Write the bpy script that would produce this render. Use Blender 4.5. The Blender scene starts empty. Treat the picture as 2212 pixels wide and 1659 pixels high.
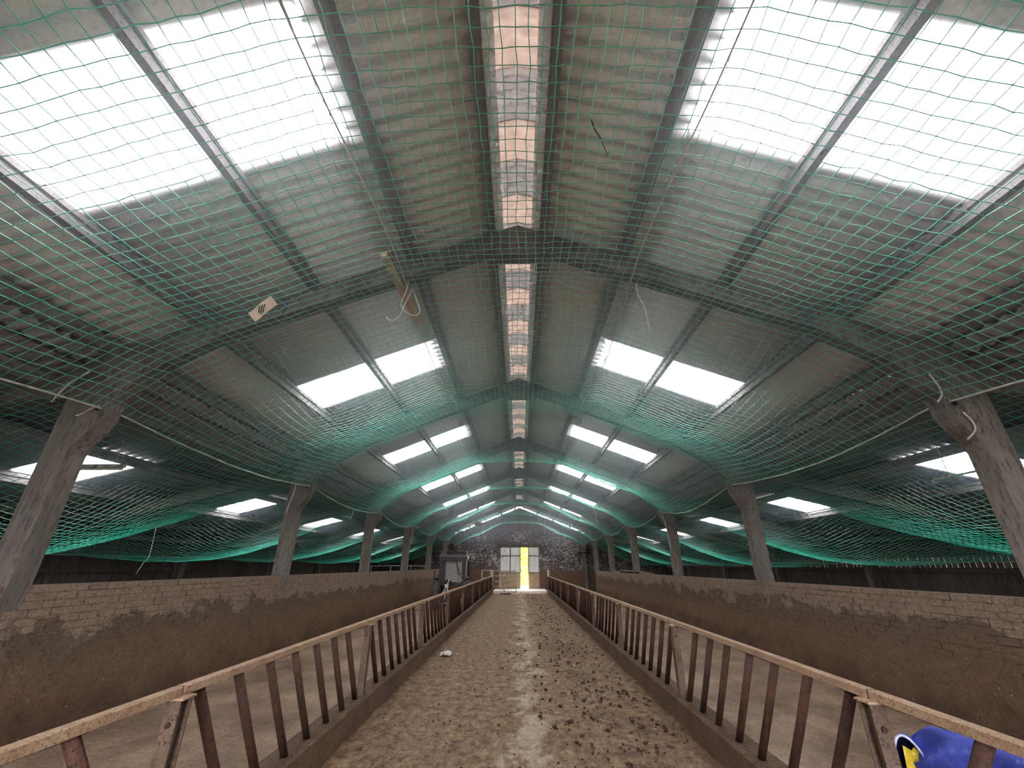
import bpy, math, random
import numpy as np
from mathutils import Vector, Matrix
random.seed(7); rng = np.random.default_rng(7)
SC = bpy.context.scene
COL = SC.collection
R = math.radians

# ------------------------------------------------------------------ camera, world, exposure
FPX = 894.0
PITCH = math.atan(393 / FPX)
YAW = math.atan(17 / FPX * math.cos(PITCH))
EYE = 1.6
cd = bpy.data.cameras.new('camera'); cam = bpy.data.objects.new('camera', cd); COL.objects.link(cam)
cd.sensor_fit = 'HORIZONTAL'; cd.sensor_width = 36.0; cd.lens = 36.0 * FPX / 2212.0
cd.clip_start = 0.05; cd.clip_end = 400
cam.location = (0, 0, EYE); cam.rotation_euler = (math.pi / 2 + PITCH, 0, YAW)
SC.camera = cam

SKY = 14.0          # overcast sky radiance
wd = bpy.data.worlds.new('overcast_sky'); SC.world = wd; wd.use_nodes = True
bg = wd.node_tree.nodes['Background']; bg.inputs[0].default_value = (0.93, 0.965, 1.0, 1); bg.inputs[1].default_value = SKY
SC.view_settings.view_transform = 'Standard'; SC.view_settings.look = 'None'
SC.view_settings.gamma = 1.0; SC.view_settings.use_curve_mapping = False
SC.view_settings.exposure = 1.25
SC.cycles.use_denoising = True
SC.cycles.max_bounces = 4; SC.cycles.diffuse_bounces = 4; SC.cycles.glossy_bounces = 1
SC.cycles.transmission_bounces = 2; SC.cycles.transparent_max_bounces = 4
SC.cycles.use_adaptive_sampling = True; SC.cycles.adaptive_threshold = 0.12; SC.cycles.adaptive_min_samples = 12
SC.cycles.sample_clamp_indirect = 8.0
SC.cycles.caustics_reflective = False; SC.cycles.caustics_refractive = False

# ------------------------------------------------------------------ materials
MATS = {}
def lin(c):
    return tuple(1 - (1 - ((v / 255) / 12.92 if v / 255 <= .04045 else ((v / 255 + .055) / 1.055) ** 2.4)) ** 1.55 for v in c) + (1,)
class NT:
    def __init__(s, name):
        m = bpy.data.materials.new(name); m.use_nodes = True; s.m = m; s.t = m.node_tree
        s.b = s.t.nodes['Principled BSDF']; s.out = s.t.nodes['Material Output']; MATS[name] = m
        s.b.inputs['Specular IOR Level'].default_value = 0.25
    def n(s, typ, **k):
        nd = s.t.nodes.new(typ)
        for a, v in k.items(): setattr(nd, a, v)
        return nd
    def l(s, a, b): s.t.links.new(a, b)
    def pos(s, scale=(1, 1, 1), obj=False):
        if obj: src = s.n('ShaderNodeTexCoord').outputs['Object']
        else: src = s.n('ShaderNodeNewGeometry').outputs['Position']
        mp = s.n('ShaderNodeMapping'); mp.inputs['Scale'].default_value = scale
        s.l(src, mp.inputs['Vector']); return mp.outputs[0]
    def noise(s, vec, scale, detail=4, rough=.6, dist=0):
        nd = s.n('ShaderNodeTexNoise'); nd.inputs['Scale'].default_value = scale; nd.inputs['Detail'].default_value = detail
        nd.inputs['Roughness'].default_value = rough; nd.inputs['Distortion'].default_value = dist
        s.l(vec, nd.inputs['Vector']); return nd.outputs['Fac']
    def ramp(s, fac, stops, interp='LINEAR'):
        r = s.n('ShaderNodeValToRGB'); e = r.color_ramp.elements; r.color_ramp.interpolation = interp
        while len(e) < len(stops): e.new(.5)
        for q, (p, c) in zip(e, stops):
            q.position = p; q.color = c if len(c) == 4 else lin(c)
        s.l(fac, r.inputs[0]); return r.outputs[0]
    def mix(s, fac, a, b, mode='MIX'):
        m = s.n('ShaderNodeMix', data_type='RGBA', blend_type=mode)
        for sock, v in ((m.inputs[0], fac), (m.inputs[6], a), (m.inputs[7], b)):
            if isinstance(v, (int, float)): sock.default_value = v
            elif isinstance(v, tuple): sock.default_value = v if len(v) == 4 else lin(v)
            else: s.l(v, sock)
        return m.outputs[2]
    def math(s, op, a, b=0.0):
        m = s.n('ShaderNodeMath', operation=op)
        for sock, v in ((m.inputs[0], a), (m.inputs[1], b)):
            if isinstance(v, (int, float)): sock.default_value = v
            else: s.l(v, sock)
        return m.outputs[0]
    def col(s, c): s.l(c, s.b.inputs['Base Color']) if not isinstance(c, tuple) else setattr(s.b.inputs['Base Color'], 'default_value', c)
    def rough(s, v): s.b.inputs['Roughness'].default_value = v
    def bump(s, h, strength=.4, dist=.02):
        b = s.n('ShaderNodeBump'); b.inputs['Strength'].default_value = strength; b.inputs['Distance'].default_value = dist
        s.l(h, b.inputs['Height']); s.l(b.outputs[0], s.b.inputs['Normal'])

def dirty(name, c1, c2, c3, scale=3, fine=40, rough=.85, bump=.3, bdist=.01, vs=(1, 1, 1), obj=False, mixlo=.52, mixhi=.66):
    k = NT(name); v = k.pos(vs, obj)
    a = k.noise(v, scale, 5); f = k.noise(v, fine, 3)
    base = k.ramp(a, [(.32, c1), (.68, c2)])
    spots = k.ramp(f, [(mixlo, (0, 0, 0, 1)), (mixhi, (1, 1, 1, 1))])
    k.col(k.mix(spots, base, c3)); k.rough(rough)
    if bump: k.bump(f, bump, bdist)
    return k.m

def build_materials():
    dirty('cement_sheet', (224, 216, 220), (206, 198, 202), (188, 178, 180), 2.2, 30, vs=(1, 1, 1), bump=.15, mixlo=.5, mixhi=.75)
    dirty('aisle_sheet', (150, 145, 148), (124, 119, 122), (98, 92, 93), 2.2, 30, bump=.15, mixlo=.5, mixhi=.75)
    dirty('purlin_concrete', (128, 121, 119), (106, 99, 97), (92, 84, 81), 4, 60, bump=.3)
    dirty('frame_concrete', (112, 103, 96), (80, 73, 68), (58, 51, 47), 2.6, 34, bump=.35, vs=(1, 1, .22), mixlo=.48, mixhi=.72)
    dirty('kerb_concrete', (98, 78, 63), (76, 58, 46), (54, 39, 30), 3, 45, bump=.5)
    dirty('rail_rust', (168, 140, 116), (142, 112, 90), (112, 82, 62), 6, 110, rough=.7, bump=.3, obj=False)
    dirty('bar_rust', (50, 38, 33), (78, 48, 38), (36, 28, 25), 5, 50, rough=.7, bump=.3)
    dirty('post_steel', (100, 82, 70), (78, 62, 52), (58, 44, 38), 6, 60, rough=.75, bump=.3)
    dirty('galvanised', (168, 158, 150), (138, 128, 120), (100, 84, 72), 8, 60, rough=.5, bump=.1)
    dirty('dark_brick_stuff', (70, 62, 62), (48, 42, 42), (100, 92, 90), 3, 18)
    dirty('aisle_earth', (74, 60, 50), (54, 43, 36), (40, 32, 26), 2, 20)
    dirty('yard_earth', (84, 80, 62), (66, 62, 48), (52, 48, 38), 1.5, 14)
    dirty('dark_wood', (84, 72, 66), (60, 50, 46), (46, 38, 34), 3, 24, vs=(1, 1, .15))
    dirty('board_wood', (110, 98, 90), (84, 72, 66), (62, 52, 48), 3, 24, vs=(1, 1, .1))
    dirty('door_board', (150, 126, 104), (128, 104, 84), (104, 82, 64), 3, 24, vs=(1, 1, .2))
    dirty('outer_sheet', (214, 212, 210), (190, 186, 184), (160, 154, 150), 3, 18, rough=.5, bump=.05)
    dirty('slat_pale', (220, 184, 172), (190, 152, 138), (140, 104, 90), 4, 40)
    dirty('straw', (160, 132, 102), (128, 102, 76), (98, 74, 54), 9, 60)
    dirty('clod', (62, 44, 36), (42, 30, 25), (84, 62, 48), 12, 60, bump=.6)
    dirty('tractor_dark', (60, 50, 54), (42, 36, 40), (84, 66, 58), 4, 40, rough=.55)
    dirty('tractor_red', (108, 54, 48), (84, 44, 40), (56, 42, 40), 4, 40, rough=.55)
    dirty('tractor_cream', (214, 200, 178), (180, 164, 142), (120, 104, 90), 4, 40, rough=.5)
    dirty('tyre', (70, 66, 66), (52, 50, 50), (104, 92, 82), 5, 40, rough=.8)
    dirty('white_paint', (214, 206, 200), (190, 180, 172), (140, 124, 112), 6, 50, rough=.5)
    dirty('batten_wood', (190, 164, 132), (160, 134, 106), (120, 98, 78), 6, 50)
    dirty('twine', (206, 200, 192), (176, 170, 162), (140, 132, 124), 20, 120)
    dirty('paper', (226, 208, 186), (206, 186, 164), (170, 146, 126), 12, 60)
    dirty('black', (30, 28, 28), (22, 20, 20), (40, 36, 34), 6, 40)
    dirty('coat_blue', (76, 90, 204), (50, 60, 160), (130, 138, 226), 7, 22, rough=.55, bump=.15, obj=True, mixlo=.56, mixhi=.8)
    dirty('coat_navy', (24, 26, 52), (16, 18, 40), (34, 36, 66), 7, 60, rough=.6, bump=.1, obj=True)
    dirty('coat_yellow', (226, 188, 44), (200, 158, 30), (240, 210, 90), 9, 40, rough=.6, bump=.1, obj=True)
    dirty('coat_white', (220, 220, 240), (190, 190, 220), (230, 230, 245), 9, 40, rough=.6, bump=0, obj=True)
    dirty('hedge', (150, 178, 30), (110, 150, 18), (182, 196, 60), 1.2, 6, rough=.8, bump=.3)
    dirty('outside_concrete', (190, 184, 178), (170, 164, 156), (150, 142, 134), 1.2, 12)
    # bird net cord
    k = NT('net_cord'); v = k.pos(); a = k.noise(v, .8, 2)
    k.col(k.ramp(a, [(.3, (18, 158, 122)), (.7, (92, 192, 168))])); k.rough(.38); k.b.inputs['Specular IOR Level'].default_value = .9
    # brick
    k = NT('pen_brick'); v = k.pos((1, 1, 1.5)); a = k.noise(v, 1.4, 6, .65); f = k.noise(v, 24, 4, .7); m2 = k.noise(v, 5, 4, .7)
    sx = k.n('ShaderNodeSeparateXYZ'); k.l(k.n('ShaderNodeNewGeometry').outputs['Position'], sx.inputs[0])
    hz = k.math('ADD', sx.outputs[2], k.math('MULTIPLY', k.math('SUBTRACT', a, .5), 1.3))
    base = k.ramp(hz, [(.45, (94, 69, 53)), (.75, (88, 70, 57)), (1.0, (84, 71, 59)), (1.2, (104, 87, 75)), (1.45, (120, 101, 88))])
    c = k.mix(k.ramp(m2, [(.5, (0, 0, 0, 1)), (.68, (.75, .75, .75, 1))]), base, k.mix(.5, base, (66, 54, 44)))
    k.col(k.mix(k.ramp(f, [(.5, (0, 0, 0, 1)), (.7, (1, 1, 1, 1))]), c, k.mix(.5, base, (48, 33, 25)))); k.rough(.9); k.bump(f, .6, .02)
    # mortar
    dirty('mortar', (120, 100, 86), (98, 80, 68), (80, 64, 54), 3, 40)
    # caked dung on the walls
    k = NT('caked_dung'); v = k.pos((1, 1, 1.5)); a = k.noise(v, 1.4, 6, .65); f = k.noise(k.pos((1, 1, .8)), 34, 5, .75); m2 = k.noise(v, 6, 5, .7)
    sx = k.n('ShaderNodeSeparateXYZ'); k.l(k.n('ShaderNodeNewGeometry').outputs['Position'], sx.inputs[0])
    hz = k.math('ADD', sx.outputs[2], k.math('MULTIPLY', k.math('SUBTRACT', a, .5), 1.3))
    base = k.ramp(hz, [(0, (72, 52, 40)), (.35, (100, 75, 57)), (.7, (98, 76, 60)), (.95, (88, 74, 61)), (1.2, (106, 89, 77))])
    c = k.mix(k.ramp(m2, [(.48, (0, 0, 0, 1)), (.7, (.8, .8, .8, 1))]), base, k.mix(.5, base, (60, 42, 31)))
    c = k.mix(k.ramp(f, [(.46, (0, 0, 0, 1)), (.66, (1, 1, 1, 1))]), c, k.mix(.55, base, (40, 26, 19)))
    sp = k.noise(k.pos(), 38, 1); k.col(k.mix(k.ramp(sp, [(.76, (0, 0, 0, 1)), (.78, (1, 1, 1, 1))]), c, (176, 158, 142))); k.rough(.8); k.bump(f, .9, .03)
    # end wall : dark brick with flaking limewash
    k = NT('end_brick')
    tc = k.n('ShaderNodeNewGeometry').outputs['Position']; sx = k.n('ShaderNodeSeparateXYZ'); k.l(tc, sx.inputs[0])
    cb = k.n('ShaderNodeCombineXYZ'); k.l(sx.outputs[0], cb.inputs[0]); k.l(sx.outputs[2], cb.inputs[1])
    br = k.n('ShaderNodeTexBrick'); k.l(cb.outputs[0], br.inputs['Vector']); br.inputs['Scale'].default_value = 1
    br.inputs['Brick Width'].default_value = .235; br.inputs['Row Height'].default_value = .085; br.inputs['Mortar Size'].default_value = .012
    br.inputs['Color1'].default_value = lin((82, 72, 72)); br.inputs['Color2'].default_value = lin((62, 54, 55)); br.inputs['Mortar'].default_value = lin((44, 38, 38))
    v = k.pos((1, 1, 1.6)); big = k.noise(v, .55, 4); fl = k.noise(v, 7, 4, .75)
    wash = k.math('MULTIPLY', k.math('ADD', fl, k.math('MULTIPLY', big, .45)), 1.0)
    c = k.mix(k.ramp(wash, [(.74, (0, 0, 0, 1)), (.86, (1, 1, 1, 1))]), br.outputs[0], (158, 146, 146))
    lo = k.ramp(k.math('ADD', sx.outputs[2], k.math('MULTIPLY', fl, .5)), [(.45, (1, 1, 1, 1)), (.62, (0, 0, 0, 1))])   # scaled below
    hz = k.math('MULTIPLY', k.math('ADD', sx.outputs[2], k.math('MULTIPLY', fl, .4)), .33)
    lo = k.ramp(hz, [(.46, (1, 1, 1, 1)), (.56, (0, 0, 0, 1))])
    c = k.mix(lo, c, k.ramp(fl, [(.3, (96, 74, 60)), (.7, (76, 58, 48))]))
    k.col(c); k.rough(.9); k.bump(br.outputs['Fac'], .4, -.01)
    # feed passage floor
    k = NT('passage_floor'); v = k.pos((1, .55, 1)); a = k.noise(v, 1.0, 6, .7); f = k.noise(k.pos((1, .7, 1)), 10, 7, .8); b = k.noise(v, 2.6, 6, .75, .5); g = k.noise(k.pos(), 60, 3, .7)
    sx = k.n('ShaderNodeSeparateXYZ'); k.l(k.n('ShaderNodeNewGeometry').outputs['Position'], sx.inputs[0]); X = sx.outputs[0]
    base = k.ramp(f, [(.34, (60, 44, 34)), (.47, (110, 85, 66)), (.58, (142, 115, 91)), (.7, (180, 152, 124))])
    base = k.mix(k.ramp(g, [(.5, (0, 0, 0, 1)), (.68, (.7, .7, .7, 1))]), base, (96, 70, 52))
    worn = k.math('SUBTRACT', .82, k.math('MULTIPLY', k.math('ABSOLUTE', k.math('SUBTRACT', X, .1)), 1.5))
    worn = k.math('ADD', worn, k.math('MULTIPLY', k.math('SUBTRACT', b, .5), 4.4))
    c = k.mix(k.ramp(worn, [(.5, (0, 0, 0, 1)), (1.15, (.75, .75, .75, 1))]), base, k.ramp(f, [(.35, (142, 122, 102)), (.65, (196, 176, 152))]))
    dung = k.math('SUBTRACT', .9, k.math('MULTIPLY', k.math('ABSOLUTE', k.math('SUBTRACT', X, .9)), 1.0))
    dung = k.math('ADD', dung, k.math('MULTIPLY', k.math('SUBTRACT', a, .5), 5.0))
    c = k.mix(k.ramp(dung, [(.7, (0, 0, 0, 1)), (1.1, (.75, .75, .75, 1))]), c, k.ramp(f, [(.35, (62, 44, 37)), (.65, (112, 84, 66))]))
    st = k.ramp(b, [(.34, (1, 1, 1, 1)), (.46, (0, 0, 0, 1))]); c = k.mix(k.math('MULTIPLY', st, .6), c, k.ramp(f, [(.35, (66, 48, 38)), (.65, (120, 92, 72))]))
    k.col(c); k.rough(.8); k.bump(f, .8, .03)
    # pen floor
    k = NT('pen_floor'); v = k.pos((1, .7, 1)); a = k.noise(v, 1.3, 5, .65); f = k.noise(k.pos(), 30, 4, .7)
    base = k.ramp(a, [(.3, (102, 80, 68)), (.5, (138, 112, 95)), (.7, (172, 142, 119))])
    c = k.mix(k.ramp(f, [(.48, (0, 0, 0, 1)), (.64, (1, 1, 1, 1))]), base, k.mix(.45, base, (44, 32, 26)))
    sp = k.noise(k.pos((1, 1, 1)), 44, 1); c = k.mix(k.ramp(sp, [(.73, (0, 0, 0, 1)), (.76, (1, 1, 1, 1))]), c, (196, 184, 172))
    k.col(c); k.rough(.62); k.bump(f, .4, .012)
    # door sheets let some daylight through
    k = NT('door_sheet'); v = k.pos((1, 1, .15)); a = k.noise(v, 3, 4)
    c = k.ramp(a, [(.3, (196, 192, 190)), (.7, (172, 168, 166))]); k.col(c); k.rough(.5)
    tr = k.n('ShaderNodeBsdfTranslucent'); k.l(c, tr.inputs[0]); mx = k.n('ShaderNodeMixShader'); mx.inputs[0].default_value = .05
    k.l(k.b.outputs[0], mx.inputs[1]); k.l(tr.outputs[0], mx.inputs[2]); k.l(mx.outputs[0], k.out.inputs[0])
    k = NT('thin_paper'); a = k.noise(k.pos(), 14, 3); c = k.ramp(a, [(.3, (232, 214, 194)), (.7, (206, 184, 162))]); k.col(c); k.rough(.8)
    tr = k.n('ShaderNodeBsdfTranslucent'); k.l(c, tr.inputs[0]); mx = k.n('ShaderNodeMixShader'); mx.inputs[0].default_value = .6
    k.l(k.b.outputs[0], mx.inputs[1]); k.l(tr.outputs[0], mx.inputs[2]); k.l(mx.outputs[0], k.out.inputs[0])
    # glass
    k = NT('cab_glass'); k.col(lin((170, 166, 160))); k.rough(.25); k.b.inputs['Alpha'].default_value = .35
    # rooflight sheet : emits by itself, standing in for the daylight behind it
    k = NT('rooflight'); k.t.nodes.remove(k.b)
    em = k.n('ShaderNodeEmission'); em.inputs[0].default_value = (.93, .965, 1, 1); em.inputs[1].default_value = SKY * .31     # added glow, set well below the sky
    k.l(em.outputs[0], k.out.inputs[0]); k.m.cycles.emission_sampling = 'FRONT'
    # aged translucent ridge piece
    k = NT('ridge_light'); k.t.nodes.remove(k.b)
    tr = k.n('ShaderNodeBsdfTranslucent'); v = k.pos(); a = k.noise(v, 9, 4)
    k.l(k.ramp(a, [(.3, (.021, .0135, .0105, 1)), (.7, (.032, .022, .0175, 1))]), tr.inputs[0]); k.l(tr.outputs[0], k.out.inputs[0])
build_materials()

# ------------------------------------------------------------------ mesh helpers
class MB:
    def __init__(s): s.v = []; s.f = []
    def add(s, vs, fs):
        o = len(s.v); s.v += [tuple(p) for p in vs]; s.f += [tuple(i + o for i in f) for f in fs]; return s
    def box(s, a, b):
        x0, y0, z0 = a; x1, y1, z1 = b
        return s.add([(x0, y0, z0), (x1, y0, z0), (x1, y1, z0), (x0, y1, z0), (x0, y0, z1), (x1, y0, z1), (x1, y1, z1), (x0, y1, z1)],
                     [(0, 3, 2, 1), (4, 5, 6, 7), (0, 1, 5, 4), (1, 2, 6, 5), (2, 3, 7, 6), (3, 0, 4, 7)])
    def prism(s, poly, a, b, axis='Y'):
        """polygon extruded along an axis; poly in the two other axes (Y: x,z ; X: y,z ; Z: x,y)"""
        n = len(poly); vs = []
        for t in (a, b):
            for p, q in poly:
                vs.append((p, t, q) if axis == 'Y' else (t, p, q) if axis == 'X' else (p, q, t))
        fs = [tuple(range(n))[::-1], tuple(range(n, 2 * n))]
        fs += [(i, (i + 1) % n, n + (i + 1) % n, n + i) for i in range(n)]
        return s.add(vs, fs)
    def tube(s, pts, r, n=6, caps=True):
        pts = [Vector(p) for p in pts]; rr = r if isinstance(r, (list, tuple)) else [r] * len(pts)
        vs = []; fs = []; up = None
        for i, p in enumerate(pts):
            d = (pts[min(i + 1, len(pts) - 1)] - pts[max(i - 1, 0)]).normalized()
            if up is None:
                up = d.orthogonal().normalized()
            else:
                up = (up - d * up.dot(d))
                up = up.normalized() if up.length > 1e-6 else d.orthogonal().normalized()
            w = d.cross(up)
            for k in range(n):
                a = 2 * math.pi * k / n; vs.append(p + (up * math.cos(a) + w * math.sin(a)) * rr[i])
        for i in range(len(pts) - 1):
            for k in range(n):
                fs.append((i * n + k, i * n + (k + 1) % n, (i + 1) * n + (k + 1) % n, (i + 1) * n + k))
        if caps:
            fs.append(tuple(range(n))[::-1]); fs.append(tuple(range((len(pts) - 1) * n, len(pts) * n)))
        return s.add(vs, fs)
    def lathe(s, prof, axis_pt, n=24, axis='X'):
        """closed profile of (radius, along) turned round an axis through axis_pt"""
        m = len(prof); vs = []; fs = []
        for k in range(n):
            a = 2 * math.pi * k / n
            for r, t in prof:
                c, q = r * math.cos(a), r * math.sin(a)
                vs.append((axis_pt[0] + t, axis_pt[1] + c, axis_pt[2] + q) if axis == 'X' else (axis_pt[0] + c, axis_pt[1] + q, axis_pt[2] + t))
        for k in range(n):
            for i in range(m):
                a, b = k * m + i, k * m + (i + 1) % m
                c, d = ((k + 1) % n) * m + (i + 1) % m, ((k + 1) % n) * m + i
                fs.append((a, b, c, d))
        return s.add(vs, fs)
    def mesh(s, name, mat, smooth=False):
        me = bpy.data.meshes.new(name); me.from_pydata(s.v, [], s.f); me.update()
        me.materials.append(MATS[mat])
        if smooth: me.polygons.foreach_set('use_smooth', [True] * len(me.polygons))
        return me
    def build(s, name, mat, parent=None, smooth=False):
        return put(name, s.mesh(name, mat, smooth), parent)
def put(name, me, parent=None, loc=None, rot=None):
    o = bpy.data.objects.new(name, me); COL.objects.link(o)
    if parent is not None: o.parent = parent
    if loc is not None: o.location = loc
    if rot is not None: o.rotation_euler = rot
    return o
def empty(name, loc=(0, 0, 0), rz=0):
    o = bpy.data.objects.new(name, None); COL.objects.link(o); o.location = loc; o.rotation_euler = (0, 0, rz); o.empty_display_size = .2
    return o
def tag(o, label=None, cat=None, group=None, kind=None):
    if label: o['label'] = label
    if cat: o['category'] = cat
    if group: o['group'] = group
    if kind: o['kind'] = kind
    return o
def grid_mesh(name, V, nu, nv, mat, smooth=True):
    """numpy quad grid"""
    idx = np.arange(nu * nv).reshape(nu, nv)
    F = np.stack([idx[:-1, :-1], idx[1:, :-1], idx[1:, 1:], idx[:-1, 1:]], -1).reshape(-1, 4)
    return np_mesh(name, V.reshape(-1, 3), F, mat, smooth)
def np_mesh(name, V, F, mat, smooth=True):
    me = bpy.data.meshes.new(name); k = F.shape[1]
    me.vertices.add(len(V)); me.vertices.foreach_set('co', V.astype(np.float32).ravel())
    me.loops.add(F.size); me.loops.foreach_set('vertex_index', F.astype(np.int32).ravel())
    me.polygons.add(len(F)); me.polygons.foreach_set('loop_start', np.arange(0, F.size, k, dtype=np.int32))
    me.polygons.foreach_set('use_smooth', np.full(len(F), smooth))
    me.update(calc_edges=True); me.validate(); me.materials.append(MATS[mat]); return me
def vnoise(x, y, s=0):
    """cheap smooth pseudo noise, -1..1"""
    return (np.sin(x * 1.7 + s) * np.sin(y * 1.3 + s * 2.1) + .6 * np.sin(x * 3.9 + y * 2.2 + s * 3.3) + .4 * np.sin(x * 8.3 - y * 6.1 + s) + .25 * np.sin(x * 17.1 + y * 15.7 + 2 * s)) / 2.25
ORD = ['first', 'second', 'third', 'fourth', 'fifth', 'sixth', 'seventh', 'eighth', 'ninth', 'tenth', 'eleventh', 'twelfth']
SIDE = {-1: 'left', 1: 'right'}

# ------------------------------------------------------------------ dimensions
BAY = 5.1; SH = BAY / 5
FY = [4.45 + BAY * k for k in range(-2, 7)]          # portal frames -5.75 .. 35.05
YB, YE = -6.48, 35.34                                 # back and end of the shed
Y0 = 1.68                                             # first rooflight starts here
ROOF = lambda x: 6.07 - .39 * abs(x)
AISLE = lambda x: 3.92 - .25 * (abs(x) - 5.0)
PENZ = -.12

# ------------------------------------------------------------------ floor
def make_floor():
    nx, ny = 40, 420
    xs = np.linspace(-1.9, 1.9, nx); ys = np.linspace(YB, 29.0, ny)
    X, Y = np.meshgrid(xs, ys, indexing='ij')
    Z = .012 * vnoise(X * 3, Y * 2.2, 1) + .008 * vnoise(X * 9, Y * 8, 4) + .05 * np.clip((np.abs(X) - 1.45) / .3, 0, 1) * (.5 + .5 * vnoise(X * 2, Y * 3, 2))
    tag(put('floor', grid_mesh('floor', np.stack([X, Y, Z], -1), nx, ny, 'passage_floor')), 'dung and straw covered concrete feed passage floor', 'floor', kind='structure')
    for s in (-1, 1):
        nx, ny = 30, 330
        X, Y = np.meshgrid(np.linspace(1.9, 5.0, nx) * s, np.linspace(YB, YE, ny), indexing='ij')
        Z = PENZ + .012 * vnoise(X * 2, Y * 2, 5) + .006 * vnoise(X * 9, Y * 7, 2)
        if s > 0: X = X[::-1]; Z = Z[::-1]
        tag(put('floor_' + SIDE[s], grid_mesh('floor_pen', np.stack([X, Y, Z], -1)[::-1], nx, ny, 'pen_floor')), f'damp scraped concrete floor of the {SIDE[s]} cattle pen', 'floor', kind='structure')
        x0, x1 = sorted((5.0 * s, 11.4 * s))
        tag(MB().box((x0, YB, PENZ - .2), (x1, YE, PENZ - .02)).build('floor_aisle_' + SIDE[s], 'aisle_earth'), f'dark earth floor of the {SIDE[s]} side aisle', 'floor', kind='structure')
    # slatted strip in front of the end door
    root = tag(empty('floor_slatted', (0, 28.95, 0)), 'pale slatted floor strip before the end door', 'floor', kind='structure')
    me = MB().box((-.055, 0, -.1), (.055, 3.0, .015)).mesh('floor_slat', 'slat_pale')
    for i in range(26):
        put('floor_slat', me, root, (-1.81 + i * .145, .02 + rng.uniform(-.02, .02), rng.uniform(-.004, .004)))
    MB().box((-1.9, 3.02, -.12), (1.9, 6.4, -.005)).build('threshold', 'outside_concrete', root)
    MB().box((-1.9, .0, -.2), (1.9, 3.02, -.12)).build('slat_pit', 'black', root)
make_floor()

# ------------------------------------------------------------------ roof
def corr_sheet(name, x0, x1, zf, mat, s, th=.008, waves=6, amp=.021, seg=6, w=SH, lift=0):
    """corrugated sheet, w wide in y, from x0 to x1 on side s, following zf; corrugations run down the slope"""
    n = waves * seg + 1
    ys = np.linspace(0, w, n); off = amp * np.cos(2 * np.pi * ys / (w / waves))
    V = []; 
    for top in (0, 1):
        for x in (x0, x1):
            for y, o in zip(ys, off): V.append((s * x, y, zf(x) + .03 + o + top * th + lift))
    V = np.array(V); F = []
    for i in range(n - 1):
        F += [(i, i + 1, n + i + 1, n + i), (2 * n + i, 3 * n + i, 3 * n + i + 1, 2 * n + i + 1)]
        F += [(i, 2 * n + i, 2 * n + i + 1, i + 1), (n + i, n + i + 1, 3 * n + i + 1, 3 * n + i)]
    me = np_mesh(name, V, np.array(F), mat, True)
    return me
def rooflight_sheet(x0, x1, zf, s):
    """profiled outer skin over a flat emitting face added as its daylight glow"""
    me = corr_sheet('rooflight_sheet', x0, x1, zf, 'outer_sheet', s, lift=.02, seg=4)
    V = np.zeros(len(me.vertices) * 3); me.vertices.foreach_get('co', V); V = V.reshape(-1, 3).tolist()
    F = [tuple(p.vertices) for p in me.polygons]; n = len(V)
    q = [(s * x, y, zf(x) + .012) for x, y in ((x0, 0), (x0, SH), (x1, SH), (x1, 0))]
    V += q; F.append(tuple(range(n, n + 4)) if s < 0 else tuple(range(n + 3, n - 1, -1)))
    m = bpy.data.meshes.new('rooflight_sheet'); m.from_pydata(V, [], F); m.materials.append(MATS['outer_sheet']); m.materials.append(MATS['rooflight'])
    m.polygons[len(F) - 1].material_index = 1; m.update()
    if m.polygons[len(F) - 1].normal.z > 0: m.flip_normals()
    return m
def purlin_mesh(L, w=.1, h=.15):
    p = [(-w * .5, 0), (-w * .5, -.05), (-w * .28, -.065), (-w * .28, -h), (w * .5, -h), (w * .5, -.1), (w * .5, 0)]
    return MB().prism(p, 0, L).mesh('purlin', 'purlin_concrete')
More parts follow.
